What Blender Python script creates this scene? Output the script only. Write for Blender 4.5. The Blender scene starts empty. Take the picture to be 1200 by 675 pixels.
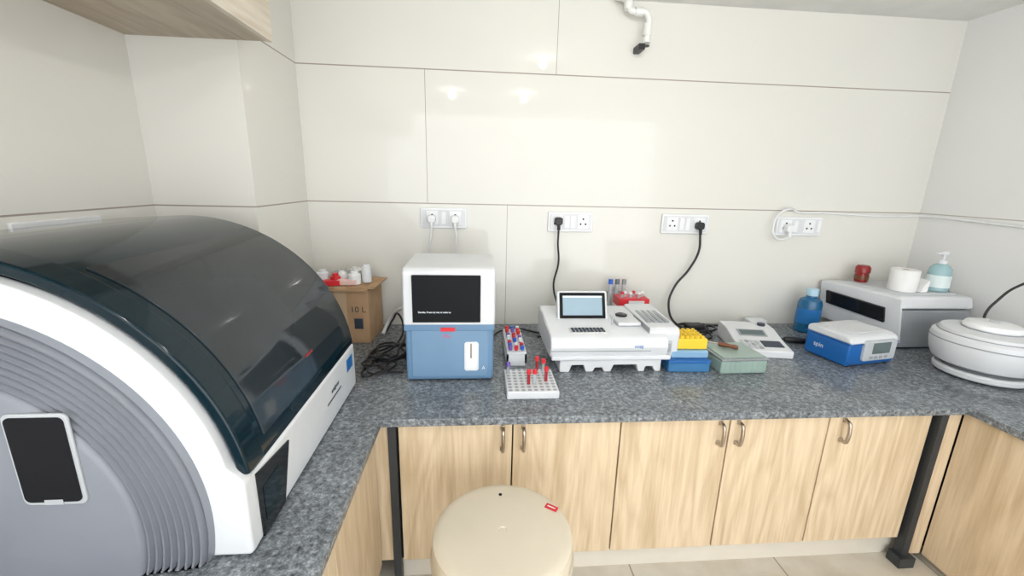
import bpy, bmesh, math, random
from mathutils import Vector, Matrix, Euler
random.seed(4)
sc=bpy.context.scene
try:
    sc.view_settings.view_transform='Standard'
    sc.view_settings.look='None'
except Exception as e: print(e)

# ---------------------------------------------------------------- materials
def newmat(name):
    m=bpy.data.materials.new(name); m.use_nodes=True
    nt=m.node_tree; b=nt.nodes["Principled BSDF"]
    return m,nt,b
def mat(name,col,rough=.4,metal=0,coat=0,trans=0,emit=0,alpha=1,var=.04,vs=8,spec=.5,bump=0):
    m,nt,b=newmat(name)
    c=(*col,1)
    n=nt.nodes.new('ShaderNodeTexNoise'); n.inputs['Scale'].default_value=vs; n.inputs['Detail'].default_value=4
    tc=nt.nodes.new('ShaderNodeTexCoord'); nt.links.new(tc.outputs['Object'],n.inputs['Vector'])
    r=nt.nodes.new('ShaderNodeValToRGB')
    r.color_ramp.elements[0].position=.3; r.color_ramp.elements[1].position=.7
    r.color_ramp.elements[0].color=tuple(max(0,x*(1-var)) for x in col)+(1,)
    r.color_ramp.elements[1].color=tuple(min(1,x*(1+var)) for x in col)+(1,)
    nt.links.new(n.outputs['Fac'],r.inputs['Fac']); nt.links.new(r.outputs['Color'],b.inputs['Base Color'])
    b.inputs['Roughness'].default_value=rough; b.inputs['Metallic'].default_value=metal
    b.inputs['Coat Weight'].default_value=coat; b.inputs['Coat Roughness'].default_value=.05
    b.inputs['Transmission Weight'].default_value=trans; b.inputs['Alpha'].default_value=alpha
    b.inputs['Specular IOR Level'].default_value=spec
    if emit:
        b.inputs['Emission Color'].default_value=c; b.inputs['Emission Strength'].default_value=emit
    if bump:
        bp=nt.nodes.new('ShaderNodeBump'); bp.inputs['Strength'].default_value=bump
        n2=nt.nodes.new('ShaderNodeTexNoise'); n2.inputs['Scale'].default_value=vs*12
        nt.links.new(tc.outputs['Object'],n2.inputs['Vector'])
        nt.links.new(n2.outputs['Fac'],bp.inputs['Height']); nt.links.new(bp.outputs['Normal'],b.inputs['Normal'])
    return m

def tile_mat(name,col,hl,vl,axis='X',rough=.035,line=(.36,.31,.27)):
    """hl: z heights of horizontal joints; vl: (pos,z0,z1) vertical joints along axis"""
    m,nt,b=newmat(name); N=nt.nodes; Lk=nt.links
    g=N.new('ShaderNodeNewGeometry'); s=N.new('ShaderNodeSeparateXYZ'); Lk.new(g.outputs['Position'],s.inputs[0])
    def M(op,a,b2=None,c=None):
        n=N.new('ShaderNodeMath'); n.operation=op
        for i,v in enumerate((a,b2,c)):
            if v is None: continue
            if isinstance(v,(int,float)): n.inputs[i].default_value=v
            else: Lk.new(v,n.inputs[i])
        return n.outputs[0]
    masks=[]
    for z in hl: masks.append(M('LESS_THAN',M('ABSOLUTE',M('SUBTRACT',s.outputs['Z'],z)),.0026))
    for p,z0,z1 in vl:
        a=M('LESS_THAN',M('ABSOLUTE',M('SUBTRACT',s.outputs[axis],p)),.0014)
        a=M('MULTIPLY',a,M('GREATER_THAN',s.outputs['Z'],z0)); a=M('MULTIPLY',a,M('LESS_THAN',s.outputs['Z'],z1))
        masks.append(a)
    tot=masks[0]
    for k in masks[1:]: tot=M('MAXIMUM',tot,k)
    n=N.new('ShaderNodeTexNoise'); n.inputs['Scale'].default_value=1.6; n.inputs['Detail'].default_value=5; Lk.new(g.outputs['Position'],n.inputs['Vector'])
    r=N.new('ShaderNodeValToRGB'); r.color_ramp.elements[0].position=.35; r.color_ramp.elements[1].position=.7
    r.color_ramp.elements[0].color=tuple(x*.97 for x in col)+(1,); r.color_ramp.elements[1].color=(*col,1)
    Lk.new(n.outputs['Fac'],r.inputs['Fac'])
    mx=N.new('ShaderNodeMix'); mx.data_type='RGBA'; Lk.new(tot,mx.inputs['Factor']); Lk.new(r.outputs['Color'],mx.inputs['A']); mx.inputs['B'].default_value=(*line,1)
    Lk.new(mx.outputs['Result'],b.inputs['Base Color'])
    b.inputs['Roughness'].default_value=rough
    b.inputs['Specular IOR Level'].default_value=.38
    return m

def granite(name,k=1.0):
    m,nt,b=newmat(name); N=nt.nodes; Lk=nt.links
    g=N.new('ShaderNodeNewGeometry')
    n=N.new('ShaderNodeTexNoise'); n.inputs['Scale'].default_value=85; n.inputs['Detail'].default_value=6; n.inputs['Roughness'].default_value=.75
    Lk.new(g.outputs['Position'],n.inputs['Vector'])
    r=N.new('ShaderNodeValToRGB'); cr=r.color_ramp; cr.interpolation='LINEAR'
    cr.elements[0].position=.34; cr.elements[0].color=(.045*k,.050*k,.058*k,1)
    cr.elements[1].position=.68; cr.elements[1].color=(.48*k,.51*k,.54*k,1)
    e=cr.elements.new(.45); e.color=(.13*k,.145*k,.160*k,1)
    e=cr.elements.new(.55); e.color=(.225*k,.248*k,.268*k,1)
    Lk.new(n.outputs['Fac'],r.inputs['Fac'])
    v=N.new('ShaderNodeTexNoise'); v.inputs['Scale'].default_value=7; v.inputs['Detail'].default_value=5; Lk.new(g.outputs['Position'],v.inputs['Vector'])
    r2=N.new('ShaderNodeValToRGB'); r2.color_ramp.elements[0].position=.3; r2.color_ramp.elements[0].color=(.78,.78,.78,1); r2.color_ramp.elements[1].position=.7; r2.color_ramp.elements[1].color=(1.15,1.15,1.15,1)
    Lk.new(v.outputs['Fac'],r2.inputs['Fac'])
    mx=N.new('ShaderNodeMix'); mx.data_type='RGBA'; mx.blend_type='MULTIPLY'; mx.inputs['Factor'].default_value=.8
    Lk.new(r.outputs['Color'],mx.inputs['A']); Lk.new(r2.outputs['Color'],mx.inputs['B'])
    Lk.new(mx.outputs['Result'],b.inputs['Base Color'])
    b.inputs['Roughness'].default_value=.2
    b.inputs['Specular IOR Level'].default_value=.4
    return m

def wood(name,c1,c2,axis=2,fine=.35):
    m,nt,b=newmat(name); N=nt.nodes; Lk=nt.links
    g=N.new('ShaderNodeTexCoord'); oi=N.new('ShaderNodeObjectInfo')
    mul=N.new('ShaderNodeMath'); mul.operation='MULTIPLY'; mul.inputs[1].default_value=23.0; Lk.new(oi.outputs['Random'],mul.inputs[0])
    add=N.new('ShaderNodeVectorMath'); add.operation='ADD'; Lk.new(g.outputs['Object'],add.inputs[0]); Lk.new(mul.outputs[0],add.inputs[1])
    mp=N.new('ShaderNodeMapping')
    sc_=[5,5,5]; sc_[axis]=.9; mp.inputs['Scale'].default_value=sc_
    Lk.new(add.outputs[0],mp.inputs['Vector'])
    n=N.new('ShaderNodeTexNoise'); n.inputs['Scale'].default_value=1.2; n.inputs['Detail'].default_value=2; n.inputs['Distortion'].default_value=.5
    Lk.new(mp.outputs[0],n.inputs['Vector'])
    m1=N.new('ShaderNodeMath'); m1.operation='MULTIPLY'; m1.inputs[1].default_value=14; Lk.new(n.outputs['Fac'],m1.inputs[0])
    fr=N.new('ShaderNodeMath'); fr.operation='PINGPONG'; fr.inputs[1].default_value=1; Lk.new(m1.outputs[0],fr.inputs[0])
    n3=N.new('ShaderNodeTexNoise'); n3.inputs['Scale'].default_value=1.0; n3.inputs['Detail'].default_value=6; n3.inputs['Roughness'].default_value=.7
    mp3=N.new('ShaderNodeMapping'); s3=[26,26,26]; s3[axis]=1.5; mp3.inputs['Scale'].default_value=s3; Lk.new(add.outputs[0],mp3.inputs['Vector']); Lk.new(mp3.outputs[0],n3.inputs['Vector'])
    mixf=N.new('ShaderNodeMath'); mixf.operation='MULTIPLY_ADD'; mixf.inputs[1].default_value=.18; Lk.new(fr.outputs[0],mixf.inputs[0])
    m4=N.new('ShaderNodeMath'); m4.operation='MULTIPLY'; m4.inputs[1].default_value=.93; Lk.new(n3.outputs['Fac'],m4.inputs[0]); Lk.new(m4.outputs[0],mixf.inputs[2])
    r=N.new('ShaderNodeValToRGB'); r.color_ramp.elements[0].position=.36; r.color_ramp.elements[0].color=(*c2,1); r.color_ramp.elements[1].position=.66; r.color_ramp.elements[1].color=(*c1,1)
    Lk.new(mixf.outputs[0],r.inputs['Fac'])
    mp2=N.new('ShaderNodeMapping'); s2=[110,110,110]; s2[axis]=5; mp2.inputs['Scale'].default_value=s2; Lk.new(add.outputs[0],mp2.inputs['Vector'])
    n2=N.new('ShaderNodeTexNoise'); n2.inputs['Scale'].default_value=1; n2.inputs['Detail'].default_value=3; Lk.new(mp2.outputs[0],n2.inputs['Vector'])
    mx=N.new('ShaderNodeMix'); mx.data_type='RGBA'; mx.blend_type='MULTIPLY'; mx.inputs['Factor'].default_value=fine
    r3=N.new('ShaderNodeValToRGB'); r3.color_ramp.elements[0].position=.35; r3.color_ramp.elements[0].color=(.78,.72,.64,1); r3.color_ramp.elements[1].position=.6; r3.color_ramp.elements[1].color=(1,1,1,1)
    Lk.new(n2.outputs['Fac'],r3.inputs['Fac'])
    Lk.new(r.outputs['Color'],mx.inputs['A']); Lk.new(r3.outputs['Color'],mx.inputs['B']); Lk.new(mx.outputs['Result'],b.inputs['Base Color'])
    b.inputs['Roughness'].default_value=.4; b.inputs['Specular IOR Level'].default_value=.3
    return m

def floor_mat():
    m,nt,b=newmat("floor_tile"); N=nt.nodes; Lk=nt.links
    g=N.new('ShaderNodeNewGeometry'); br=N.new('ShaderNodeTexBrick')
    br.offset=0; br.inputs['Scale'].default_value=1; br.inputs['Brick Width'].default_value=.6; br.inputs['Row Height'].default_value=.6
    br.inputs['Mortar Size'].default_value=.003; br.inputs['Color1'].default_value=(.66,.61,.52,1); br.inputs['Color2'].default_value=(.70,.65,.56,1); br.inputs['Mortar'].default_value=(.33,.28,.23,1)
    Lk.new(g.outputs['Position'],br.inputs['Vector'])
    n=N.new('ShaderNodeTexNoise'); n.inputs['Scale'].default_value=6; n.inputs['Detail'].default_value=6; Lk.new(g.outputs['Position'],n.inputs['Vector'])
    r=N.new('ShaderNodeValToRGB'); r.color_ramp.elements[0].position=.35; r.color_ramp.elements[0].color=(.85,.82,.78,1); r.color_ramp.elements[1].position=.6; r.color_ramp.elements[1].color=(1,1,1,1)
    Lk.new(n.outputs['Fac'],r.inputs['Fac'])
    mx=N.new('ShaderNodeMix'); mx.data_type='RGBA'; mx.blend_type='MULTIPLY'; mx.inputs['Factor'].default_value=1
    Lk.new(br.outputs['Color'],mx.inputs['A']); Lk.new(r.outputs['Color'],mx.inputs['B']); Lk.new(mx.outputs['Result'],b.inputs['Base Color'])
    b.inputs['Roughness'].default_value=.3
    return m

WH=mat("white_plastic",(.76,.78,.80),.32)
WHS=mat("white_satin",(.70,.715,.735),.38)
WH2=mat("off_white_plastic",(.72,.73,.72),.4)
PLATE=mat("socket_white",(.84,.85,.86),.3)
BLK=mat("black_rubber",(.012,.012,.014),.45)
GLB=mat("black_glossy",(.01,.012,.014),.12,spec=.4)
HOLE=mat("dark_recess",(.012,.012,.014),.7,spec=.2)
STEEL=mat("brushed_steel",(.50,.44,.38),.3,metal=1)
DSTEEL=mat("painted_angle_iron",(.030,.034,.038),.5)
TEAL=mat("teal_gloss",(.002,.014,.022),.08,coat=0,spec=.35)
SMOKE=mat("smoked_acrylic",(.024,.031,.036),.07,coat=0,var=.35,vs=2.5,spec=.38)
GREYD=mat("grey_side_panel",(.24,.255,.29),.45)
BLG=mat("blue_grey_plastic",(.13,.245,.395),.38)
BLG2=mat("blue_grey_light",(.165,.29,.44),.38)
BLUE=mat("blue_plastic",(.01,.12,.40),.3)
TRB=mat("translucent_blue",(.08,.30,.62),.2,trans=.35)
LBLUE=mat("light_blue_plastic",(.35,.6,.85),.25,trans=.3)
YEL=mat("yellow_plastic",(.85,.60,.04),.35)
GRN=mat("clear_green_plastic",(.62,.82,.73),.15,trans=.5)
CLR=mat("clear_plastic",(.85,.92,.93),.08,trans=.7)
RED=mat("red_plastic",(.65,.02,.03),.35)
DRED=mat("dark_red_plastic",(.28,.02,.02),.25)
PINK=mat("pink_label",(.75,.04,.16),.5)
PURP=mat("purple_cap",(.18,.10,.42),.4)
BCAP=mat("blue_cap",(.03,.12,.55),.4)
BLOOD=mat("blood_tube",(.35,.02,.03),.15)
BRN=mat("brown_handle",(.16,.05,.02),.3)
CARD=mat("cardboard",(.46,.29,.16),.8,var=.12,vs=14)
CARDL=mat("cardboard_tape",(.55,.40,.26),.35)
CREAM=mat("cream_stool_plastic",(.68,.61,.485),.42,var=.05,vs=5)
CREAM2=mat("cream_stool_rim",(.56,.49,.37),.42)
GREYM=mat("mid_grey_plastic",(.32,.34,.36),.38)
LGREY=mat("light_grey_plastic",(.52,.54,.56),.35)
DGREY=mat("slate_grey_plastic",(.14,.15,.16),.4)
LCD=mat("lcd_grey",(.12,.16,.16),.15)
SCRB=mat("screen_blue",(.26,.36,.43),.1,emit=.25)
SCRD=mat("screen_dark",(.006,.007,.008),.45,spec=.15)
TXT=mat("screen_text",(.8,.85,.9),.5,emit=.6)
INK=mat("dark_ink",(.03,.04,.06),.5)
LABB=mat("blue_label",(.02,.18,.5),.4)
FOAM=mat("white_foam",(.74,.75,.76),.7,bump=.1)
PAPER=mat("tissue_paper",(.84,.84,.83),.9,bump=.15)
BOTB=mat("blue_liquid_bottle",(.01,.12,.27),.2)
CYAN=mat("cyan_gel_bottle",(.50,.75,.80),.12,trans=.4)
PVC=mat("pvc_white",(.82,.82,.80),.3)
CEIL=mat("ceiling_paint",(.80,.80,.77),.8)
GRAN=granite("granite")
WOOD=wood("oak_laminate",(.74,.605,.43),(.56,.43,.275))
WOODX=wood("oak_laminate_cross",(.55,.47,.37),(.43,.35,.26),axis=1)
WOODP=wood("pale_oak_laminate",(.78,.72,.62),(.64,.56,.45),axis=1)
FLOOR=floor_mat()
SKIRT=mat("skirting",(.70,.66,.58),.4)
LAMP=mat("downlight_glow",(1,.98,.94),.5,emit=14)
TCOL=(.77,.755,.70)
TB=tile_mat("tile_back",TCOL,[1.335,1.95],[(-.25,1.335,1.95),(.37,1.95,2.4),(.15,.7,1.335)],'X')
TS=tile_mat("tile_side",TCOL,[1.335,1.95],[(.6,1.335,1.95)],'Y')
TR=tile_mat("tile_right",(.83,.83,.82),[1.335],[(.9,.7,1.335)],'Y',line=(.5,.46,.42))
TP=tile_mat("tile_pillar",TCOL,[1.335,1.95],[],'X')

# ---------------------------------------------------------------- builders
class Grp:
    def __init__(s,name,loc=(0,0,0),rot=0,world=False):
        s.e=bpy.data.objects.new(name,None); s.e.empty_display_size=.05
        bpy.context.collection.objects.link(s.e); s.e.location=loc; s.e.rotation_euler=(0,0,math.radians(rot))
        s.off=Vector(loc) if world else Vector((0,0,0))
def finish(g,name,me,m,bev=0,seg=2,smooth=True,ang=35,mods=True):
    if smooth:
        for p in me.polygons: p.use_smooth=True
        me.set_sharp_from_angle(angle=math.radians(ang))
    o=bpy.data.objects.new(name,me); bpy.context.collection.objects.link(o)
    if m: me.materials.append(m)
    if g is not None:
        o.parent=g.e
        me.transform(Matrix.Translation(-g.off))
    if bev:
        b=o.modifiers.new("bevel",'BEVEL'); b.width=bev; b.segments=seg; b.limit_method='ANGLE'; b.angle_limit=math.radians(40); b.harden_normals=True
    return o
def mesh(vs,fs,name="m"):
    me=bpy.data.meshes.new(name); me.from_pydata(vs,[],fs)
    bm=bmesh.new(); bm.from_mesh(me); bmesh.ops.remove_doubles(bm,verts=bm.verts,dist=1e-6); bmesh.ops.recalc_face_normals(bm,faces=bm.faces); bm.to_mesh(me); bm.free()
    return me
def box(g,name,x0,x1,y0,y1,z0,z1,m,bev=0,seg=2,taper=None,R=None):
    v=[(x0,y0,z0),(x1,y0,z0),(x1,y1,z0),(x0,y1,z0),(x0,y0,z1),(x1,y0,z1),(x1,y1,z1),(x0,y1,z1)]
    if taper:
        cx,cy=(x0+x1)/2,(y0+y1)/2
        v=v[:4]+[(cx+(a-cx)*taper,cy+(b-cy)*taper,c) for a,b,c in v[4:]]
    me=mesh(v,[(0,3,2,1),(4,5,6,7),(0,1,5,4),(1,2,6,5),(2,3,7,6),(3,0,4,7)],name)
    if R: me.transform(R)
    return finish(g,name,me,m,bev,seg)
def prism(g,name,pts,plane,a0,a1,m,bev=0,seg=2,ang=35,R=None):
    def P(p,a):
        return {'XZ':(p[0],a,p[1]),'YZ':(a,p[0],p[1]),'XY':(p[0],p[1],a)}[plane]
    n=len(pts); vs=[P(p,a0) for p in pts]+[P(p,a1) for p in pts]
    fs=[tuple(range(n)),tuple(range(n,2*n))]+[(i,(i+1)%n,n+(i+1)%n,n+i) for i in range(n)]
    me=mesh(vs,fs,name)
    if R: me.transform(R)
    return finish(g,name,me,m,bev,seg,ang=ang)
def lathe(g,name,prof,m,loc=(0,0,0),seg=40,R=None,clampf=None,ang=35):
    vs=[];fs=[]
    n=len(prof)
    for i in range(seg):
        a=2*math.pi*i/seg
        for r,z in prof: vs.append((r*math.cos(a),r*math.sin(a),z))
    for i in range(seg):
        j=(i+1)%seg
        for k in range(n-1): fs.append((i*n+k,j*n+k,j*n+k+1,i*n+k+1))
    me=bpy.data.meshes.new(name); me.from_pydata(vs,[],fs)
    bm=bmesh.new(); bm.from_mesh(me); bmesh.ops.remove_doubles(bm,verts=bm.verts,dist=1e-5)
    bmesh.ops.dissolve_degenerate(bm,edges=bm.edges,dist=1e-6)
    bmesh.ops.recalc_face_normals(bm,faces=bm.faces); bm.to_mesh(me); bm.free()
    if R: me.transform(R)
    me.transform(Matrix.Translation(loc))
    if clampf:
        for v in me.vertices: v.co=clampf(v.co)
    return finish(g,name,me,m,ang=ang)
def cyl(g,name,x,y,z0,z1,r,m,r2=None,seg=24,b=0):
    r2=r if r2 is None else r2
    pr=[(0,z0),(r-b,z0),(r,z0+b),(r2,z1-b),(r2-b,z1),(0,z1)] if b else [(0,z0),(r,z0),(r2,z1),(0,z1)]
    return lathe(g,name,pr,m,(x,y,0),seg)
def tube(g,name,pts,r,m,res=8,cyc=False,straight=False):
    cu=bpy.data.curves.new(name,'CURVE'); cu.dimensions='3D'; cu.bevel_depth=r; cu.bevel_resolution=3; cu.resolution_u=res; cu.use_fill_caps=True
    if straight:
        s=cu.splines.new('POLY'); s.points.add(len(pts)-1)
        for p,q in zip(s.points,pts): p.co=(*q,1)
    else:
        s=cu.splines.new('BEZIER'); s.bezier_points.add(len(pts)-1)
        for p,q in zip(s.bezier_points,pts): p.co=q; p.handle_left_type='AUTO'; p.handle_right_type='AUTO'
    s.use_cyclic_u=cyc
    t=bpy.data.objects.new("tmp",cu); bpy.context.collection.objects.link(t)
    dg=bpy.context.evaluated_depsgraph_get(); me=bpy.data.meshes.new_from_object(t.evaluated_get(dg))
    bpy.data.objects.remove(t)
    # keep cords resting on (never sinking into) the counter
    if m in (BLK,PLATE) and pts[0][2]>.5:
        lo=CT+.0005
        for v in me.vertices:
            if v.co.z<lo: v.co.z=lo
    return finish(g,name,me,m,ang=60)
def text(g,name,s,size,m,loc,rot):
    cu=bpy.data.curves.new(name,'FONT'); cu.body=s; cu.size=size; cu.extrude=.0003
    t=bpy.data.objects.new("tmp",cu); bpy.context.collection.objects.link(t)
    dg=bpy.context.evaluated_depsgraph_get(); me=bpy.data.meshes.new_from_object(t.evaluated_get(dg))
    bpy.data.objects.remove(t)
    me.transform(Matrix.Translation(loc)@Euler([math.radians(a) for a in rot]).to_matrix().to_4x4())
    return finish(g,name,me,m,smooth=False)
def rrect(x0,x1,y0,y1,r,n=5):
    out=[]
    for cx,cy,a0 in ((x1-r,y1-r,0),(x0+r,y1-r,90),(x0+r,y0+r,180),(x1-r,y0+r,270)):
        for i in range(n+1):
            a=math.radians(a0+90*i/n); out.append((cx+r*math.cos(a),cy+r*math.sin(a)))
    return out
CT=.70   # counter top height

# ---------------------------------------------------------------- room
YF=-1.6
box(None,"floor",-1.3,2.55,YF,2.3,-.1,0,FLOOR)
box(None,"ceiling",-1.3,2.55,YF,2.3,2.28,2.36,CEIL)
box(None,"wall_back",-1.3,2.55,2.2,2.3,0,2.28,TB)
box(None,"wall_left",-1.3,-1.19,YF,2.2,0,2.28,TS)
box(None,"wall_right",2.43,2.55,YF,2.2,0,2.28,TR)
box(None,"pillar",-1.19,-.83,1.70,2.2,0,2.28,TP)

# ---------------------------------------------------------------- countertop
pts=[(-.307,YF+.1),(-.307,1.25),(1.77,1.25),(1.77,YF+.1),(2.428,YF+.1),(2.428,2.198),(-.828,2.198),(-.828,1.698),(-1.188,1.698),(-1.188,YF+.1)]
prism(None,"granite_countertop",pts,'XY',.672,CT,GRAN,bev=.004)

# ---------------------------------------------------------------- base cabinets
def handle(g,name,x,y,z0,z1,ax='Y'):
    d=.028
    P=[(x,y,z0),(x,y-d*.8,z0+.003),(x,y-d,z0+.02),(x,y-d,z1-.02),(x,y-d*.8,z1-.003),(x,y,z1)]
    tube(g,name,P,.0066,STEEL)
    for i,z in enumerate((z0,z1)):
        box(g,name+"_foot_%d"%i,x-.008,x+.008,y-.005,y,z-.008,z+.008,STEEL,.002)
g=Grp("base_cabinet",(.7,1.3,0),world=True)
box(g,"carcass",-.28,1.67,1.302,2.19,.105,.670,HOLE)
xs=[-.262,.122,.498,.893,1.268,1.672]
for i in range(5):
    box(g,"door_%d"%(i+1),xs[i]+.0025,xs[i+1]-.0025,1.282,1.300,.115,.664,WOOD,.0015)
for i,(x) in enumerate([.088,.158,.857,.925,1.325]):
    handle(g,"handle_%d"%(i+1),x,1.282,.565,.645)
box(g,"post_left",-.292,-.266,1.268,1.30,0,.670,DSTEEL,.001)
box(g,"post_right",1.684,1.712,1.262,1.30,0,.670,DSTEEL,.001)
box(g,"post_right_foot",1.665,1.73,1.245,1.30,0,.045,DSTEEL,.001)
box(g,"filler_panel",1.714,1.790,1.284,1.300,.03,.670,WOOD)
box(g,"kick_board",-.28,1.78,1.325,1.34,0,.104,SKIRT)
g=Grp("base_cabinet",(-.75,0,0),world=True)
box(g,"carcass",-1.18,-.355,YF+.12,1.69,.10,.670,HOLE)
ys=[-1.45,-.95,-.45,.02,.46,.86,1.27]
for i in range(6): box(g,"door_%d"%(i+1),-.352,-.334,ys[i]+.0025,ys[i+1]-.0025,.115,.664,WOOD,.0015)
box(g,"kick_board",-.40,-.385,YF+.12,1.30,0,.10,SKIRT)
box(g,"corner_panel",-.352,-.294,1.285,1.30,.115,.664,WOOD)
g=Grp("base_cabinet",(2.1,0,0),world=True)
box(g,"carcass",1.815,2.42,YF+.12,2.19,.05,.670,HOLE)
ys=[-1.45,-.95,-.45,.05,.55,.88,1.282]
for i in range(6): box(g,"door_%d"%(i+1),1.793,1.812,ys[i]+.0025,ys[i+1]-.0025,.03,.664,WOOD,.0015)
box(g,"kick_board",1.83,1.84,YF+.12,1.30,0,.05,SKIRT)

# upper cabinet on the left wall
g=Grp("wall_cabinet",(-.95,.5,1.9),world=True)
box(g,"carcass",-1.189,-.73,-.6,1.699,1.90,2.279,WOODX,.001)
for i,(a,b) in enumerate([(-.6,-.02),(-.02,.56),(.56,1.13),(1.13,1.699)]):
    box(g,"door_%d"%(i+1),-.728,-.709,a+.002,b-.002,1.897,2.279,WOODP,.0015)
def socket(name,x0,x1,z0,z1,socks,sw):
    g=Grp(name,((x0+x1)/2,2.2,z0),world=True)
    prism(g,"plate",rrect(x0,x1,z0,z1,.006),'XZ',2.186,2.1995,PLATE,.003)
    prism(g,"plate_inner",rrect(x0+.008,x1-.008,z0+.010,z1-.010,.004),'XZ',2.1845,2.187,WHS,.001)
    for i,c in enumerate(socks):
        xc=x0+(x1-x0)*c; zc=(z0+z1)/2
        box(g,"socket_%d"%i,xc-.03,xc+.03,2.1825,2.187,zc-.035,zc+.035,PLATE,.002)
        for j,(dx,dz) in enumerate(((0,.016),(-.013,-.010),(.013,-.010))):
            lathe(g,"hole_%d_%d"%(i,j),[(0,0),(.0048,0),(.0048,.001),(0,.001)],HOLE,(xc+dx,2.1825,zc+dz),12,Matrix.Rotation(math.radians(90),4,'X'))
    for i,c in enumerate(sw):
        xc=x0+(x1-x0)*c; zc=(z0+z1)/2
        box(g,"switch_%d"%i,xc-.012,xc+.012,2.180,2.187,zc-.032,zc+.032,PLATE,.002)
    return g
socket("wall_socket",-.285,-.055,1.214,1.315,(.25,.75),(.5,))
socket("wall_socket",.36,.594,1.206,1.306,(.2,.78),(.42,.55))
socket("wall_socket",.963,1.218,1.205,1.306,(.22,.80),(.42,.55))
socket("wall_socket",1.60,1.856,1.203,1.303,(.2,.72),(.42,.93))
g=Grp("wall_switch",(-1.19,1.33,1.2),world=True)
box(g,"plate",-1.1895,-1.178,1.18,1.45,1.215,1.318,PLATE,.004)
for i in range(4): box(g,"switch_%d"%i,-1.179,-1.175,1.225+i*.055,1.255+i*.055,1.235,1.298,WH,.002)

def plug(g,x,z,m,name="plug"):
    prism(g,name,rrect(x-.02,x+.02,z-.02,z+.018,.012),'XZ',2.145,2.182,m,.006)
    tube(g,name+"_neck",[(x,2.155,z-.012),(x,2.148,z-.03),(x,2.148,z-.045)],.008,m)

# ---------------------------------------------------------------- large analyzer (left)
g=Grp("chemistry_analyzer",(-.8,1.13,CT),world=True)
CX,CZ=-.95,.815
def arc(R,a0,a1,n=28): return [(CX+R*math.cos(math.radians(a0+(a1-a0)*i/n)),CZ+R*math.sin(math.radians(a0+(a1-a0)*i/n))) for i in range(n+1)]
shell=arc(.503,7,92)+[(-1.172,CZ+.490),(-1.172,.80),(-.47,.80)]
prism(g,"cover_shell",shell,'XZ',.785,1.50,TEAL,.008,3,ang=25)
def arcpatch(name,R,a0,a1,y0,y1,m,th=.003,n=24,bev=.0015):
    pr=arc(R,a0,a1,n)+list(reversed(arc(R-th-.004,a0,a1,n)))
    prism(g,name,pr,'XZ',y0,y1,m,bev,2,ang=25)
arcpatch("smoked_window",.506,11,65,.850,1.465,SMOKE)
arcpatch("cover_rim_near",.510,7,91,.762,.825,TEAL,th=.02,bev=.006)
prism(g,"cover_rim_top",[(-1.172,CZ+.470),(-1.172,CZ+.497),(-.955,CZ+.510),(-.955,CZ+.480)],'XZ',.762,.825,TEAL,.004)
box(g,"cover_handle",-.462,-.452,.98,1.20,.890,.905,TEAL,.003)
# small red sticker on the cover, seen at the far lower part of the window
arcpatch("red_sticker",.5075,17.6,18.4,1.13,1.175,DRED,bev=0)
# white chassis
box(g,"front_body",-.60,-.448,.765,1.50,.705,.868,WH,.010,3)
box(g,"rear_body",-1.172,-.60,.785,1.495,.705,.84,WH,.006)
side=[(-.448,.704),(-.448,.872),(-.475,.900)]+arc(.480,11,92)+[(-1.172,CZ+.470),(-1.172,.704)]
prism(g,"side_frame",side,'XZ',.742,.782,WH,.010,3,ang=25)
def cl(v): return Vector((max(v.x,-1.170),v.y,max(v.z,.7045)))
pr=[(0,.038),(.322,.038),(.330,.033)]
k=8; R0=.334; dr=(.432-R0)/k
for i in range(k):
    a=R0+i*dr; base=.030-.0016*i
    pr+=[(a,base-.010),(a+dr*.15,base+.002),(a+dr*.55,base+.004),(a+dr*.80,base-.010)]
pr+=[(.434,.014),(.438,0),(.438,-.005)]
rot=Matrix.Rotation(math.radians(90),4,'X')
lathe(g,"ridged_side_disc",pr,GREYD,(-.950,.742,.80),128,rot,cl,ang=50)
sx=.044; sz=.030
prism(g,"slot_frame",rrect(-.836+sx,-.732+sx,.846+sz,1.024+sz,.012),'XZ',.699,.7045,LGREY,.002)
prism(g,"slot_dark_panel",rrect(-.831+sx,-.738+sx,.853+sz,1.018+sz,.010),'XZ',.6975,.7,HOLE)  # flat dark panel; its colour stands in for the slot's shaded depth
box(g,"slot_clip",-.800+sx,-.770+sx,.6970,.7005,.848+sz,.858+sz,LGREY)
prism(g,"front_dark_panel",[(.785,.71),(.785,.862),(.935,.842),(.885,.71)],'YZ',-.449,-.444,GLB,.001)
box(g,"panel_display",-.4445,-.443,.80,.87,.74,.82,TEAL)
box(g,"blue_label",-.4475,-.4470,1.40,1.465,.795,.84,LABB)
text(g,"badge_text","analyser",.022,INK,(-.447,1.24,.80),(90,0,90))
box(g,"text_line",-.4475,-.4472,1.20,1.33,.778,.784,INK)
for i,(x,y) in enumerate(((-.5,.85),(-.5,1.45),(-1.1,.85),(-1.1,1.45))): cyl(g,"foot_%d"%i,x,y,CT,.706,.02,BLK)

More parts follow.
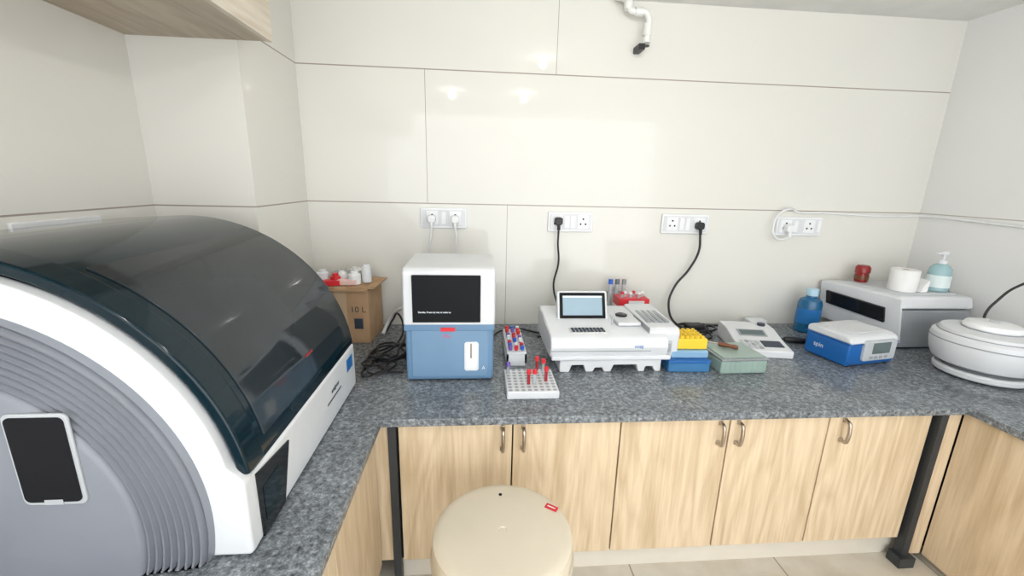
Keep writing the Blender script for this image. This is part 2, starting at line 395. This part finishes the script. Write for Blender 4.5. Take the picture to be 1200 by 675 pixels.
# ---------------------------------------------------------------- cardboard box
g=Grp("cardboard_box",(-.62,2.04,CT),rot=-3)
box(g,"carton",-.13,.13,-.11,.11,0,.27,CARD,.003)
box(g,"flap_front",-.13,.13,-.135,-.108,.255,.262,CARD,R=Matrix.Identity(4))
box(g,"flap_right",.125,.16,-.11,.11,.262,.268,CARD)
box(g,"tape",-.02,.03,-.112,-.1105,.08,.27,CARDL)
text(g,"label_text","10 L",.04,INK,(.045,-.1115,.15),(90,0,0))
box(g,"printed_mark",.06,.10,-.1118,-.1105,.07,.12,INK)
g=Grp("supplies_pile",(-.62,2.03,CT+.2725),world=False)
for i,(x,y,r,h,m) in enumerate([(-.09,-.05,.026,.055,WH),(.10,-.02,.022,.075,WH),(.03,.04,.02,.05,PAPER),(-.03,-.06,.022,.04,RED),(.055,-.06,.028,.05,PAPER)]):
    cyl(g,"bottle_%d"%i,x,y,0,h,r,m,b=.004); cyl(g,"cap_%d"%i,x,y,h,h+.012,r*.6,m)
box(g,"red_packet",-.12,-.02,-.09,-.04,0,.024,RED,.004,R=Matrix.Rotation(.2,4,'Z'))
box(g,"pink_packet",-.02,.07,-.09,-.05,0,.026,mat("pale_pink",(.8,.55,.5),.6),.006)
for i in range(7):
    me=bpy.data.meshes.new("p"); bm=bmesh.new(); bmesh.ops.create_icosphere(bm,subdivisions=2,radius=.026)
    for v in bm.verts: v.co*=random.uniform(.75,1.12)
    bm.to_mesh(me); bm.free(); me.transform(Matrix.Translation((random.uniform(-.09,.09),random.uniform(-.03,.07),.03)))
    finish(g,"crumpled_wrap_%d"%i,me,PAPER if i%2 else CLR,smooth=False)

# ---------------------------------------------------------------- hematology analyzer
g=Grp("hematology_analyzer",(-.1,1.68,CT),world=True)
prism(g,"lower_housing",[(1.518,.706),(1.518,.925),(1.85,.925),(1.85,.706)],'YZ',-.266,.062,BLG,.010,3)
box(g,"front_panel",-.245,.042,1.5145,1.53,.72,.908,BLG2,.004)
prism(g,"upper_housing",[(1.512,.925),(1.518,1.125),(1.535,1.142),(1.85,1.142),(1.85,.925)],'YZ',-.272,.066,WHS,.010,3)
prism(g,"lower_side_cheek",[(1.512,.906),(1.512,.932),(1.60,.932),(1.60,.906)],'YZ',-.270,.064,BLG,.004)
box(g,"screen_bezel",-.236,.012,1.508,1.518,.940,1.118,SCRD,.003)
box(g,"screen",-.226,.002,1.5068,1.509,.948,1.108,SCRD)
text(g,"screen_text","Standby, Press any key to wake up",.0085,TXT,(-.215,1.5060,.978),(90,0,0))
box(g,"red_sticker",-.135,-.082,1.5100,1.5192,.905,.920,RED)
text(g,"logo","CELL",.016,PINK,(-.13,1.5140,.880),(90,0,0))
prism(g,"sample_bay",rrect(-.048,.006,.745,.862,.010),'XZ',1.512,1.52,WH,.002)
prism(g,"sample_cavity",rrect(-.040,-.002,.752,.855,.012),'XZ',1.5105,1.5125,PLATE)
cyl(g,"probe",-.022,1.508,.80,.856,.003,STEEL)
text(g,"warning_mark","A",.02,WH,(.018,1.5140,.75),(90,0,0))
for i,(x,y) in enumerate(((-.23,1.56),(.03,1.56),(-.23,1.82),(.03,1.82))): cyl(g,"foot_%d"%i,x,y,CT,.708,.015,BLK)

# ---------------------------------------------------------------- tube racks
def tubeo(g,i,x,y,z0,h,cap,body=CLR):
    cyl(g,"tube_%d"%i,x,y,z0,z0+h,.0058,body,seg=12); cyl(g,"tube_cap_%d"%i,x,y,z0+h,z0+h+.018,.0085,cap,seg=14,b=.002)
g=Grp("test_tube_rack",(.20,1.462,CT))
box(g,"base",-.094,.094,-.095,.095,0,.030,WHS,.004)
n=0
for i in range(8):
    for j in range(8):
        x=-.080+i*.0228; y=-.082+j*.0234
        cyl(g,"well_%d"%n,x,y,.0295,.0305,.0078,GREYM,seg=12); n+=1
for k,(x,y,c,b) in enumerate([(-.080,.058,PURP,CLR),(-.011,-.035,RED,BLOOD),(.011,-.035,RED,CLR),(.035,.082,RED,BLOOD),(.057,.058,RED,CLR),(.057,-.012,RED,BLOOD)]):
    tubeo(g,k,x,y,.03,.028 if k==0 else .04,c,b)
g=Grp("sample_tube_rack",(.165,1.80,CT))
box(g,"base",-.042,.042,-.15,.15,0,.012,WH,.003)
box(g,"top_plate",-.042,.042,-.15,.15,.052,.060,WH,.003)
for i,(x,y) in enumerate(((-.038,-.146),(.038,-.146),(-.038,.146),(.038,.146))): box(g,"leg_%d"%i,x-.004,x+.004,y-.004,y+.004,.012,.052,WH)
box(g,"front_wall",-.042,.042,-.15,-.146,.012,.052,WH)
k=0
for j in range(9):
    for i in range(3):
        if (i*5+j*3)%7 in (2,4): continue
        tubeo(g,k,-.025+i*.025,-.125+j*.031,.012,.052,[PURP,RED,BCAP,WH,RED][(i+2*j)%5],[CLR,BLOOD][(i+j)%2]); k+=1

# ---------------------------------------------------------------- white coagulation analyzer
g=Grp("coagulation_analyzer",(.55,1.75,CT),world=True)
zt=.765
P=[(.335,CT)]; 
P+=[(.335,zt),(.760,zt),(.760,CT),(.735,CT),(.725,.722),(.695,.722),(.690,CT),(.665,CT),(.655,.730),(.560,.730),(.548,CT),(.520,CT),(.512,.718),(.482,.718),(.474,CT),(.445,CT),(.434,.730),(.385,.730),(.375,CT)]
prism(g,"foam_base",P,'XZ',1.585,1.90,FOAM,.004)
prism(g,"main_body",[(1.600,.762),(1.572,.775),(1.560,.815),(1.568,.848),(1.590,.862),(1.770,.874),(1.790,.885),(1.93,.885),(1.93,.762)],'YZ',.290,.775,WHS,.010,3,ang=30)
box(g,"skirt",.297,.79,1.566,1.92,.758,.778,WHS,.006,3)
prism(g,"right_block",[(1.60,.755),(1.592,.868),(1.61,.884),(1.92,.898),(1.92,.755)],'YZ',.70,.832,WHS,.010,3)
box(g,"right_block_seam",.698,.7015,1.594,1.92,.76,.886,GREYM)
box(g,"body_seam",.290,.70,1.5592,1.562,.800,.802,GREYM)
box(g,"side_slot",.775,.800,1.588,1.596,.775,.832,LGREY,.004)
box(g,"slot_dark",.782,.794,1.5870,1.592,.785,.822,GREYM)
box(g,"deck",.590,.69,1.66,1.90,.872,.887,WHS,.005)
lathe(g,"sensor_button",[(0,.887),(.026,.887),(.026,.893),(.022,.895),(0,.895)],GLB,(.635,1.76,0),28)
for i in range(4): box(g,"channel_%d"%i,.715+i*.026,.733+i*.026,1.66,1.82,.8885,.8935,GREYM,.001)
box(g,"keypad_panel",.375,.53,1.598,1.668,.8625,.8665,WH2,.002)
for i in range(9):
    for j in range(2): box(g,"key_%d_%d"%(i,j),.385+i*.0155,.3965+i*.0155,1.606+j*.026,1.624+j*.026,.8655,.8705,INK,.001)
R=Matrix.Translation((.462,1.755,.862))@Matrix.Rotation(math.radians(-22),4,'X')
prism(g,"screen_housing",rrect(-.112,.112,0,.135,.012),'XZ',-.004,.022,WHS,.005,R=R)
prism(g,"screen_bezel",rrect(-.102,.102,.012,.126,.004),'XZ',-.0065,-.003,SCRD,R=R)
box(g,"display",-.088,.088,-.0075,-.006,.026,.112,SCRB,R=R)
box(g,"display_header",-.088,.088,-.0082,-.007,.104,.112,mat("screen_white",(.65,.7,.75),.2,emit=.2),R=R)
prism(g,"screen_stand",[(1.755,.865),(1.80,.978),(1.86,.893),(1.88,.865)],'YZ',.38,.545,WHS,.006)
text(g,"logo","coag",.020,LABB,(.63,1.5590,.815),(90,0,0))
tube(g,"stylus",[(.56,1.66,.885),(.585,1.70,.925)],.003,LGREY)

g=Grp("reagent_rack",(.785,2.055,CT))
box(g,"tray",-.080,.080,-.055,.055,0,.150,WH,.004)
box(g,"red_rack",-.078,.078,-.053,.050,.150,.195,RED,.004)
box(g,"red_label",-.03,.05,-.0555,-.0525,.162,.186,WH)
for i in range(6):
    x=-.055+i*.022
    cyl(g,"vial_%d"%i,x,-.02+.02*(i%2),.19,.213,.008,CLR,seg=12); cyl(g,"vial_cap_%d"%i,x,-.02+.02*(i%2),.213,.224,.009,[RED,WH,WH,RED,WH,WH][i],seg=12)
g=Grp("pipette_stand",(.735,2.15,CT))
box(g,"foot",-.045,.045,-.03,.03,0,.02,GREYM,.004); box(g,"column",-.008,.008,-.008,.008,.02,.22,GREYM)
box(g,"holder_bar",-.05,.05,-.018,.004,.19,.20,GREYM,.002)
for i in range(3):
    x=-.036+i*.036; cyl(g,"pipette_%d"%i,x,-.012,.10,.24,.010,LGREY,seg=12); cyl(g,"plunger_%d"%i,x,-.012,.24,.265,.012,[BCAP,DGREY,GREYM][i],seg=12)

# ---------------------------------------------------------------- pipette tip boxes
g=Grp("pipette_tip_box",(.878,1.655,CT),rot=-2)
box(g,"lower_tray",-.088,.088,-.085,.085,0,.045,TRB,.006)
box(g,"tray_rim",-.091,.091,-.088,.088,.040,.052,BLUE,.004)
box(g,"upper_tray",-.072,.088,-.060,.085,.052,.085,LBLUE,.006)
box(g,"yellow_tip_rack",-.058,.086,-.045,.085,.086,.132,YEL,.005)
for i in range(6):
    for j in range(5): cyl(g,"tip_%d_%d"%(i,j),-.041+i*.022,-.028+j*.023,.132,.140,.007,YEL,seg=10)
g=Grp("storage_box",(1.096,1.64,CT),rot=2)
box(g,"tray",-.102,.102,-.093,.093,0,.058,GRN,.010,3)
box(g,"lid",-.105,.105,-.096,.096,.058,.068,CLR,.004)
box(g,"lid_rib",-.092,.092,-.083,.083,.068,.072,GRN,.003)
for i in range(8): box(g,"rib_%d"%i,-.09+i*.0245,-.0885+i*.0245,-.0945,-.0925,.005,.055,GRN)
g=Grp("screwdriver",(1.07,1.67,CT+.0825))
R=Matrix.Rotation(math.radians(90),4,'Y'); RZ=Matrix.Rotation(math.radians(-38),4,'Z')
lathe(g,"handle",[(0,-.02),(.008,-.02),(.010,.0),(.008,.03),(.010,.05),(.006,.06),(0,.06)],BRN,(0,0,0),16,RZ@R)
lathe(g,"shaft",[(0,-.11),(.0025,-.11),(.003,-.02),(0,-.02)],STEEL,(0,0,0),10,RZ@R)

# ---------------------------------------------------------------- photometer pad
g=Grp("photometer",(1.335,1.85,CT),rot=-9)
prism(g,"housing",[(-.145,0),(-.145,.035),(-.05,.052),(.05,.080),(.135,.084),(.145,.075),(.145,0)],'YZ',-.115,.115,WHS,.008,3)
a=math.atan2(.028,.10)
R=Matrix.Translation((0,-.05,.0525))@Matrix.Rotation(a,4,'X')
box(g,"lcd_bezel",-.075,.055,.03,.085,0,.002,GREYM,.001,R=R)
box(g,"lcd",-.065,.045,.038,.077,.0015,.003,LCD,R=R)
R=Matrix.Translation((0,-.145,.0355))@Matrix.Rotation(math.atan2(.017,.095),4,'X')
box(g,"label",.0,.09,.035,.09,0,.0015,INK,R=R)
for i in range(4):
    for j in range(3): box(g,"key_%d_%d"%(i,j),-.095+i*.023,-.078+i*.023,.015+j*.027,.035+j*.027,0,.003,LGREY if (i+j)%3 else GREYM,.001,R=R)
cyl(g,"cuvette_well",.07,.09,.078,.092,.018,INK)
g=Grp("mains_adapter",(1.53,2.13,CT))
box(g,"body",-.05,.05,-.03,.03,0,.05,WH,.008,3)
box(g,"pins",-.02,.02,-.045,-.03,.015,.03,GREYM,.002)
g=Grp("sensor_wand",(1.585,1.89,CT),rot=-18)
lathe(g,"grip",[(0,-.055),(.012,-.05),(.016,-.02),(.014,.04),(.009,.06),(0,.062)],BLK,(0,0,.0165),18,Matrix.Rotation(math.radians(90),4,'Y'))
tube(g,"lead",[(-.05,0,.016),(-.07,.02,.01),(-.09,.07,.006),(-.08,.15,.006)],.004,DSTEEL)

# ---------------------------------------------------------------- blue bottle
g=Grp("reagent_bottle",(1.785,2.075,CT))
lathe(g,"bottle",[(0,0),(.052,0),(.057,.006),(.057,.155),(.050,.175),(.026,.19),(.024,.20),(0,.20)],BOTB,seg=32)
lathe(g,"cap",[(0,.20),(.030,.20),(.030,.232),(.027,.236),(0,.236)],mat("pale_blue_cap",(.45,.65,.78),.35),seg=24)
lathe(g,"label",[(.0575,.05),(.0577,.05),(.0577,.13),(.0575,.13)],LABB,seg=32)

# ---------------------------------------------------------------- small blue centrifuge
g=Grp("mini_centrifuge",(1.705,1.715,CT),rot=10)
w=.135;d0=-.105;d1=.105
prism(g,"blue_body",[(d0+.01,.004),(d0,.02),(d0+.004,.105),(d1,.105),(d1,.004)],'YZ',-w,w,BLUE,.010,3)
prism(g,"white_top",[(d0-.004,.108),(d0+.006,.132),(d0+.03,.142),(d1-.02,.145),(d1,.135),(d1,.108)],'YZ',-w-.002,w+.002,WHS,.010,3)
prism(g,"front_fascia",rrect(-.065,.118,.03,.122,.012),'XZ',d0-.010,d0+.006,LGREY,.004)
box(g,"lcd",-.02,.08,d0-.0125,d0-.009,.062,.112,LCD,.002)
for i in range(4): box(g,"button_%d"%i,-.03+i*.028,-.012+i*.028,d0-.0125,d0-.009,.040,.052,GREYM,.002)
box(g,"lid_seam",-w-.003,w+.003,d0-.002,d1,.105,.109,BLUE)
box(g,"lid_panel",-.09,.09,-.07,.085,.143,.148,WHS,.004)
text(g,"side_logo","spin",.03,WH,(-w-.0005,.06,.05),(90,0,-90))
for i,(x,y) in enumerate(((-.11,-.08),(.11,-.08),(-.11,.08),(.11,.08))): cyl(g,"foot_%d"%i,x,y,0,.006,.012,BLK)

# ---------------------------------------------------------------- large centrifuge
g=Grp("bench_centrifuge",(2.18,1.97,CT),world=True)
def hexa(name,b,t,z0,z1,m,bev=.01):
    vs=[(x,y,z0) for x,y in b]+[(x,y,z1) for x,y in t]
    me=mesh(vs,[(0,3,2,1),(4,5,6,7),(0,1,5,4),(1,2,6,5),(2,3,7,6),(3,0,4,7)],name)
    return finish(g,name,me,m,bev,3)
hexa("lower_body",[(2.05,1.80),(2.37,1.80),(2.37,2.16),(1.985,2.16)],[(2.015,1.795),(2.38,1.795),(2.38,2.165),(1.94,2.165)],.706,.90,GREYM)
hexa("upper_body",[(2.000,1.788),(2.385,1.788),(2.385,2.17),(1.925,2.17)],[(1.995,1.80),(2.38,1.80),(2.38,2.17),(1.915,2.17)],.905,.965,WHS,.014)
hexa("lid_panel",[(2.04,1.84),(2.35,1.84),(2.35,2.13),(1.97,2.13)],[(2.05,1.85),(2.34,1.85),(2.34,2.12),(1.98,2.12)],.962,.974,LGREY,.004)
def quadslab(name,p,th,m,bev=0):
    a,b,c,d=[Vector(q) for q in p]; n=(b-a).cross(d-a).normalized()*th
    vs=[tuple(q) for q in (a,b,c,d)]+[tuple(q+n) for q in (a,b,c,d)]
    me=mesh(vs,[(0,3,2,1),(4,5,6,7),(0,1,5,4),(1,2,6,5),(2,3,7,6),(3,0,4,7)],name); return finish(g,name,me,m,bev)
quadslab("fascia",[(1.925,2.165,.755),(2.035,1.788,.735),(1.992,1.788,.955),(1.900,2.165,.962)],-.012,WHS,.004)
quadslab("dark_window",[(1.922,2.12,.850),(2.003,1.85,.825),(1.988,1.85,.900),(1.908,2.12,.920)],.014,GLB,.003)
for i,(x,y) in enumerate(((2.09,1.84),(2.33,1.84),(2.05,2.12),(2.33,2.12))): cyl(g,"foot_%d"%i,x,y,CT,.708,.018,BLK)
text(g,"logo","CENTRIFUGE",.018,INK,(2.2,1.794,.915),(90,0,0))

TZ=.9745
g=Grp("indicator_bottle",(2.06,2.09,TZ))
lathe(g,"body",[(0,0),(.028,0),(.030,.004),(.030,.045),(.034,.05),(.034,.075),(.026,.088),(0,.09)],DRED,seg=24)
lathe(g,"band",[(.0305,.012),(.032,.012),(.032,.035),(.0305,.035)],BRN,seg=24)
g=Grp("tissue_roll",(2.10,1.90,TZ))
lathe(g,"roll",[(.018,0),(.055,0),(.057,.003),(.057,.102),(.055,.105),(.018,.105),(.018,0)],PAPER,seg=36)
lathe(g,"core",[(.0165,.002),(.018,.002),(.018,.103),(.0165,.103),(.0165,.002)],CARD,seg=24)
prism(g,"loose_sheet",[(.05,0),(.057,.02),(.075,.05),(.09,.06),(.085,.002)],'XZ',-.05,.03,PAPER)
g=Grp("sanitizer_bottle",(2.285,1.90,TZ))
lathe(g,"bottle",[(0,0),(.044,0),(.048,.005),(.046,.06),(.042,.11),(.030,.128),(.016,.135),(0,.135)],CYAN,seg=28)
lathe(g,"collar",[(0,.135),(.018,.135),(.018,.152),(.006,.155),(.006,.180),(0,.180)],WH,seg=20)
prism(g,"pump_head",[(-.045,.181),(-.045,.189),(-.01,.197),(.014,.195),(.014,.180),(-.02,.179)],'XZ',-.009,.009,WH,.002)
lathe(g,"label",[(.0485,.02),(.0487,.02),(.0465,.08),(.0463,.08)],mat("bottle_label",(.75,.85,.85),.5),seg=28)

# ---------------------------------------------------------------- round centrifuge
g=Grp("round_centrifuge",(2.130,1.515,CT))
s_=.87
def sl(p): return [(r*s_,z) for r,z in p]
lathe(g,"base",sl([(0,.006),(.160,.006),(.170,.012),(.173,.028),(.165,.036),(0,.036)]),WHS,seg=56)
lathe(g,"neck",sl([(.130,.035),(.150,.036),(.156,.062),(.13,.062)]),DGREY,seg=56)
lathe(g,"bowl",sl([(0,.050),(.158,.050),(.184,.060),(.199,.088),(.207,.125),(.208,.155),(.204,.172),(.190,.182),(0,.184)]),WHS,seg=64)
lathe(g,"bowl_seam",sl([(.2065,.150),(.2095,.150),(.2095,.155),(.2065,.155)]),GREYM,seg=64)
lathe(g,"lid",sl([(0,.184),(.184,.184),(.178,.196),(.150,.203),(0,.206)]),WHS,seg=64)
lathe(g,"lid_gap",sl([(.186,.181),(.190,.181),(.190,.1855),(.186,.1855)]),GREYM,seg=64)
lathe(g,"lid_cap",sl([(0,.205),(.102,.205),(.105,.212),(.098,.228),(.07,.235),(0,.237)]),PLATE,seg=48)
lathe(g,"lid_cap_seam",sl([(.104,.203),(.108,.203),(.108,.2075),(.104,.2075)]),GREYM,seg=48)
cyl(g,"lid_knob",0,0,.235,.243,.018,LGREY,b=.003)
for i in range(4):
    a=math.radians(45+90*i); cyl(g,"foot_%d"%i,.11*math.cos(a),.11*math.sin(a),0,.007,.018,BLK)
tube(g,"power_cord",[(.095,.105,.192),(.09,.105,.24),(.12,.10,.30),(.18,.085,.37),(.24,.045,.41),(.28,-.065,.42),(.285,-.315,.40)],.005,BLK)

# ---------------------------------------------------------------- stool
g=Grp("round_stool",(.07,.94,0))
lathe(g,"seat",[(0,.552),(.010,.552),(.012,.554),(.160,.556),(.174,.553),(.183,.546),(.186,.532),(.184,.440),(.178,.435),(.172,.438),(.172,.53),(0,.53)],CREAM,seg=72)
lathe(g,"seat_bead",[(.1855,.480),(.190,.484),(.190,.494),(.1855,.498)],CREAM2,seg=72)
cyl(g,"centre_hole",0,.13,.5550,.5567,.005,HOLE)
for i in range(4):
    a=math.radians(45+90*i); c,s2_=math.cos(a),math.sin(a)
    tube(g,"leg_%d"%i,[(.13*c,.13*s2_,.535),(.15*c,.15*s2_,.25),(.165*c,.165*s2_,.002)],.017,CREAM2)
tube(g,"leg_ring",[(.152*math.cos(t*math.pi/6),.152*math.sin(t*math.pi/6),.20) for t in range(12)],.010,CREAM2,cyc=True)
RT=Matrix.Translation((.142,.070,0))@Matrix.Rotation(math.radians(-35),4,'Z')
box(g,"red_tag",-.018,.018,-.009,.009,.5555,.558,RED,R=RT)
box(g,"tag_text",-.012,.012,-.002,.002,.558,.5585,PAPER,R=RT)

# ---------------------------------------------------------------- pvc pipe
g=Grp("pvc_pipe",(.72,2.15,2.28),world=True)
tube(g,"pipe",[(.62,2.16,2.277),(.665,2.15,2.265),(.675,2.14,2.235),(.70,2.14,2.215),(.755,2.14,2.215),(.775,2.14,2.195),(.775,2.14,2.10)],.014,PVC,res=6)
lathe(g,"elbow",[(0,-.02),(.019,-.02),(.019,.02),(0,.02)],PVC,(.677,2.14,2.240),20)
lathe(g,"coupling",[(0,-.03),(.018,-.03),(.018,.02),(0,.02)],PVC,(.775,2.14,2.15),20)
lathe(g,"coupling_2",[(0,-.018),(.019,-.018),(.019,.018),(0,.018)],PVC,(.728,2.14,2.215),20,Matrix.Rotation(math.radians(90),4,'Y'))
lathe(g,"end_collar",[(0,-.012),(.017,-.012),(.017,.012),(0,.012)],PVC,(.775,2.14,2.10),20)
lathe(g,"open_end",[(0,-.014),(.015,-.014),(.015,-.010),(0,-.010)],BLK,(.775,2.14,2.088),20)
box(g,"wall_clip",.735,.765,2.12,2.199,2.055,2.082,BLK,.003)

# ---------------------------------------------------------------- cables
g=Grp("analyzer_power_cable",(-.2,2.15,CT),world=True)
for i,x in enumerate((-.228,-.112)):
    plug(g,x,1.262,PLATE,"plug_%d"%i)
tube(g,"cord_1",[(-.228,2.148,1.22),(-.235,2.15,1.17),(-.26,2.16,1.0),(-.27,2.13,.85),(-.26,2.05,.73),(-.24,1.95,.712)],.005,PLATE)
tube(g,"cord_2",[(-.112,2.148,1.22),(-.105,2.15,1.17),(-.13,2.17,1.0),(-.12,2.14,.85),(-.10,2.05,.72),(-.08,1.95,.712)],.005,PLATE)
g=Grp("coiled_power_cable",(-.38,1.7,CT),world=True)
P=[]
for k in range(26):
    a=k*.75; rr=.075+.022*math.sin(k*1.7); P.append((-.375+rr*math.cos(a)*.85,1.74+rr*1.35*math.sin(a)+.03*math.sin(k*.9),CT+.006+.0014*k+.010*abs(math.sin(k*1.3))))
P+=[(-.33,1.95,.76),(-.315,1.99,.86),(-.31,1.95,.90),(-.30,1.90,.84)]
tube(g,"cord",P,.0048,BLK)
P=[]
for k in range(18):
    a=1.1+k*.8; rr=.06+.02*math.sin(k*2.1); P.append((-.40+rr*math.cos(a)*.9,1.63+rr*1.2*math.sin(a),CT+.006+.0012*k))
tube(g,"cord_3",P,.0042,BLK)
tube(g,"cord_2",[(-.45,2.06,.710),(-.40,1.98,.80),(-.365,1.93,.84),(-.34,1.90,.78),(-.36,1.84,.73),(-.42,1.72,.710),(-.36,1.60,.710),(-.29,1.58,.710)],.0045,BLK)
tube(g,"drain_hose",[(-.290,1.86,.90),(-.33,1.90,.88),(-.38,1.99,.84),(-.43,2.05,.78),(-.46,2.02,.712)],.009,PLATE)
g=Grp("power_cable",(.43,2.15,CT),world=True)
plug(g,.41,1.262,BLK)
tube(g,"cord",[(.41,2.148,1.215),(.41,2.15,1.15),(.42,2.16,1.05),(.40,2.16,.92),(.43,2.12,.80),(.42,2.02,.78),(.42,1.96,.80)],.005,BLK)
g=Grp("power_cable",(1.15,2.15,CT),world=True)
plug(g,1.16,1.250,BLK)
tube(g,"cord",[(1.16,2.148,1.205),(1.165,2.15,1.12),(1.13,2.16,1.02),(1.06,2.16,.92),(1.03,2.14,.82),(1.06,2.10,.735),(1.14,2.05,.715),(1.24,2.10,.712),(1.19,2.14,.718),(1.05,2.10,.718),(1.0,2.0,.714),(1.10,1.97,.714),(1.22,2.02,.712)],.006,BLK)
tube(g,"cord_2",[(.99,2.06,.712),(1.08,2.13,.712),(1.2,2.16,.712),(1.26,2.05,.724),(1.15,2.0,.724),(1.02,2.03,.722)],.006,BLK)
tube(g,"cord_3",[(1.00,1.92,.710),(1.06,2.00,.724),(1.16,1.93,.712),(1.20,2.06,.730),(1.28,2.12,.716),(1.34,2.12,.712)],.005,BLK)
box(g,"adapter",1.10,1.19,2.03,2.09,.712,.745,BLK,.008)
g=Grp("extension_cord",(.2,2.05,CT),world=True)
tube(g,"cord",[(.06,1.93,.709),(.12,2.06,.709),(.20,2.10,.709),(.28,2.05,.709),(.34,2.0,.709),(.30,1.97,.709)],.005,BLK)
g=Grp("wall_cable",(1.8,2.18,1.2),world=True)
plug(g,1.655,1.245,PLATE)
tube(g,"loop",[(1.655,2.148,1.205),(1.62,2.15,1.185),(1.575,2.15,1.20),(1.555,2.15,1.26),(1.59,2.16,1.325),(1.66,2.17,1.345),(1.70,2.185,1.330),(1.85,2.188,1.328),(2.10,2.188,1.318),(2.30,2.188,1.318),(2.40,2.185,1.322),(2.418,2.15,1.322),(2.42,1.9,1.315),(2.42,1.5,1.30),(2.42,.9,1.29)],.0055,PLATE)

# ---------------------------------------------------------------- lights
for i,(x,y,w) in enumerate([(.44,1.22,5),(-.25,0,8),(.44,0,8)]):
    g=Grp("ceiling_downlight",(x,y,2.28))
    lathe(g,"trim_ring",[(.022,-.004),(.034,-.004),(.036,0),(.022,0),(.022,-.004)],PLATE,seg=32)
    lathe(g,"lens",[(0,-.003),(.022,-.003),(.022,-.001),(0,-.001)],LAMP,seg=32)
    l=bpy.data.lights.new("downlight_lamp",'POINT'); l.energy=w; l.shadow_soft_size=.018; l.color=(1,.985,.96)
    o=bpy.data.objects.new("downlight_lamp",l); bpy.context.collection.objects.link(o); o.parent=g.e; o.location=(0,0,-.05)

w=bpy.data.worlds.new("w"); sc.world=w; w.use_nodes=True
w.node_tree.nodes["Background"].inputs[0].default_value=(.945,.975,1,1); w.node_tree.nodes["Background"].inputs[1].default_value=3.9

# ---------------------------------------------------------------- camera
cd=bpy.data.cameras.new("camera"); cd.sensor_width=36; cd.lens=15.0; cd.clip_start=.02
cam=bpy.data.objects.new("camera",cd); bpy.context.collection.objects.link(cam)
X=Vector((.9967,-.0774,.0241)).normalized(); Zc=Vector((-.0809,-.967,.2416)).normalized(); Yc=Zc.cross(X).normalized(); X=Yc.cross(Zc)
M=Matrix(((X.x,Yc.x,Zc.x,0),(X.y,Yc.y,Zc.y,0),(X.z,Yc.z,Zc.z,1.45),(0,0,0,1)))
cam.matrix_world=M
sc.camera=cam
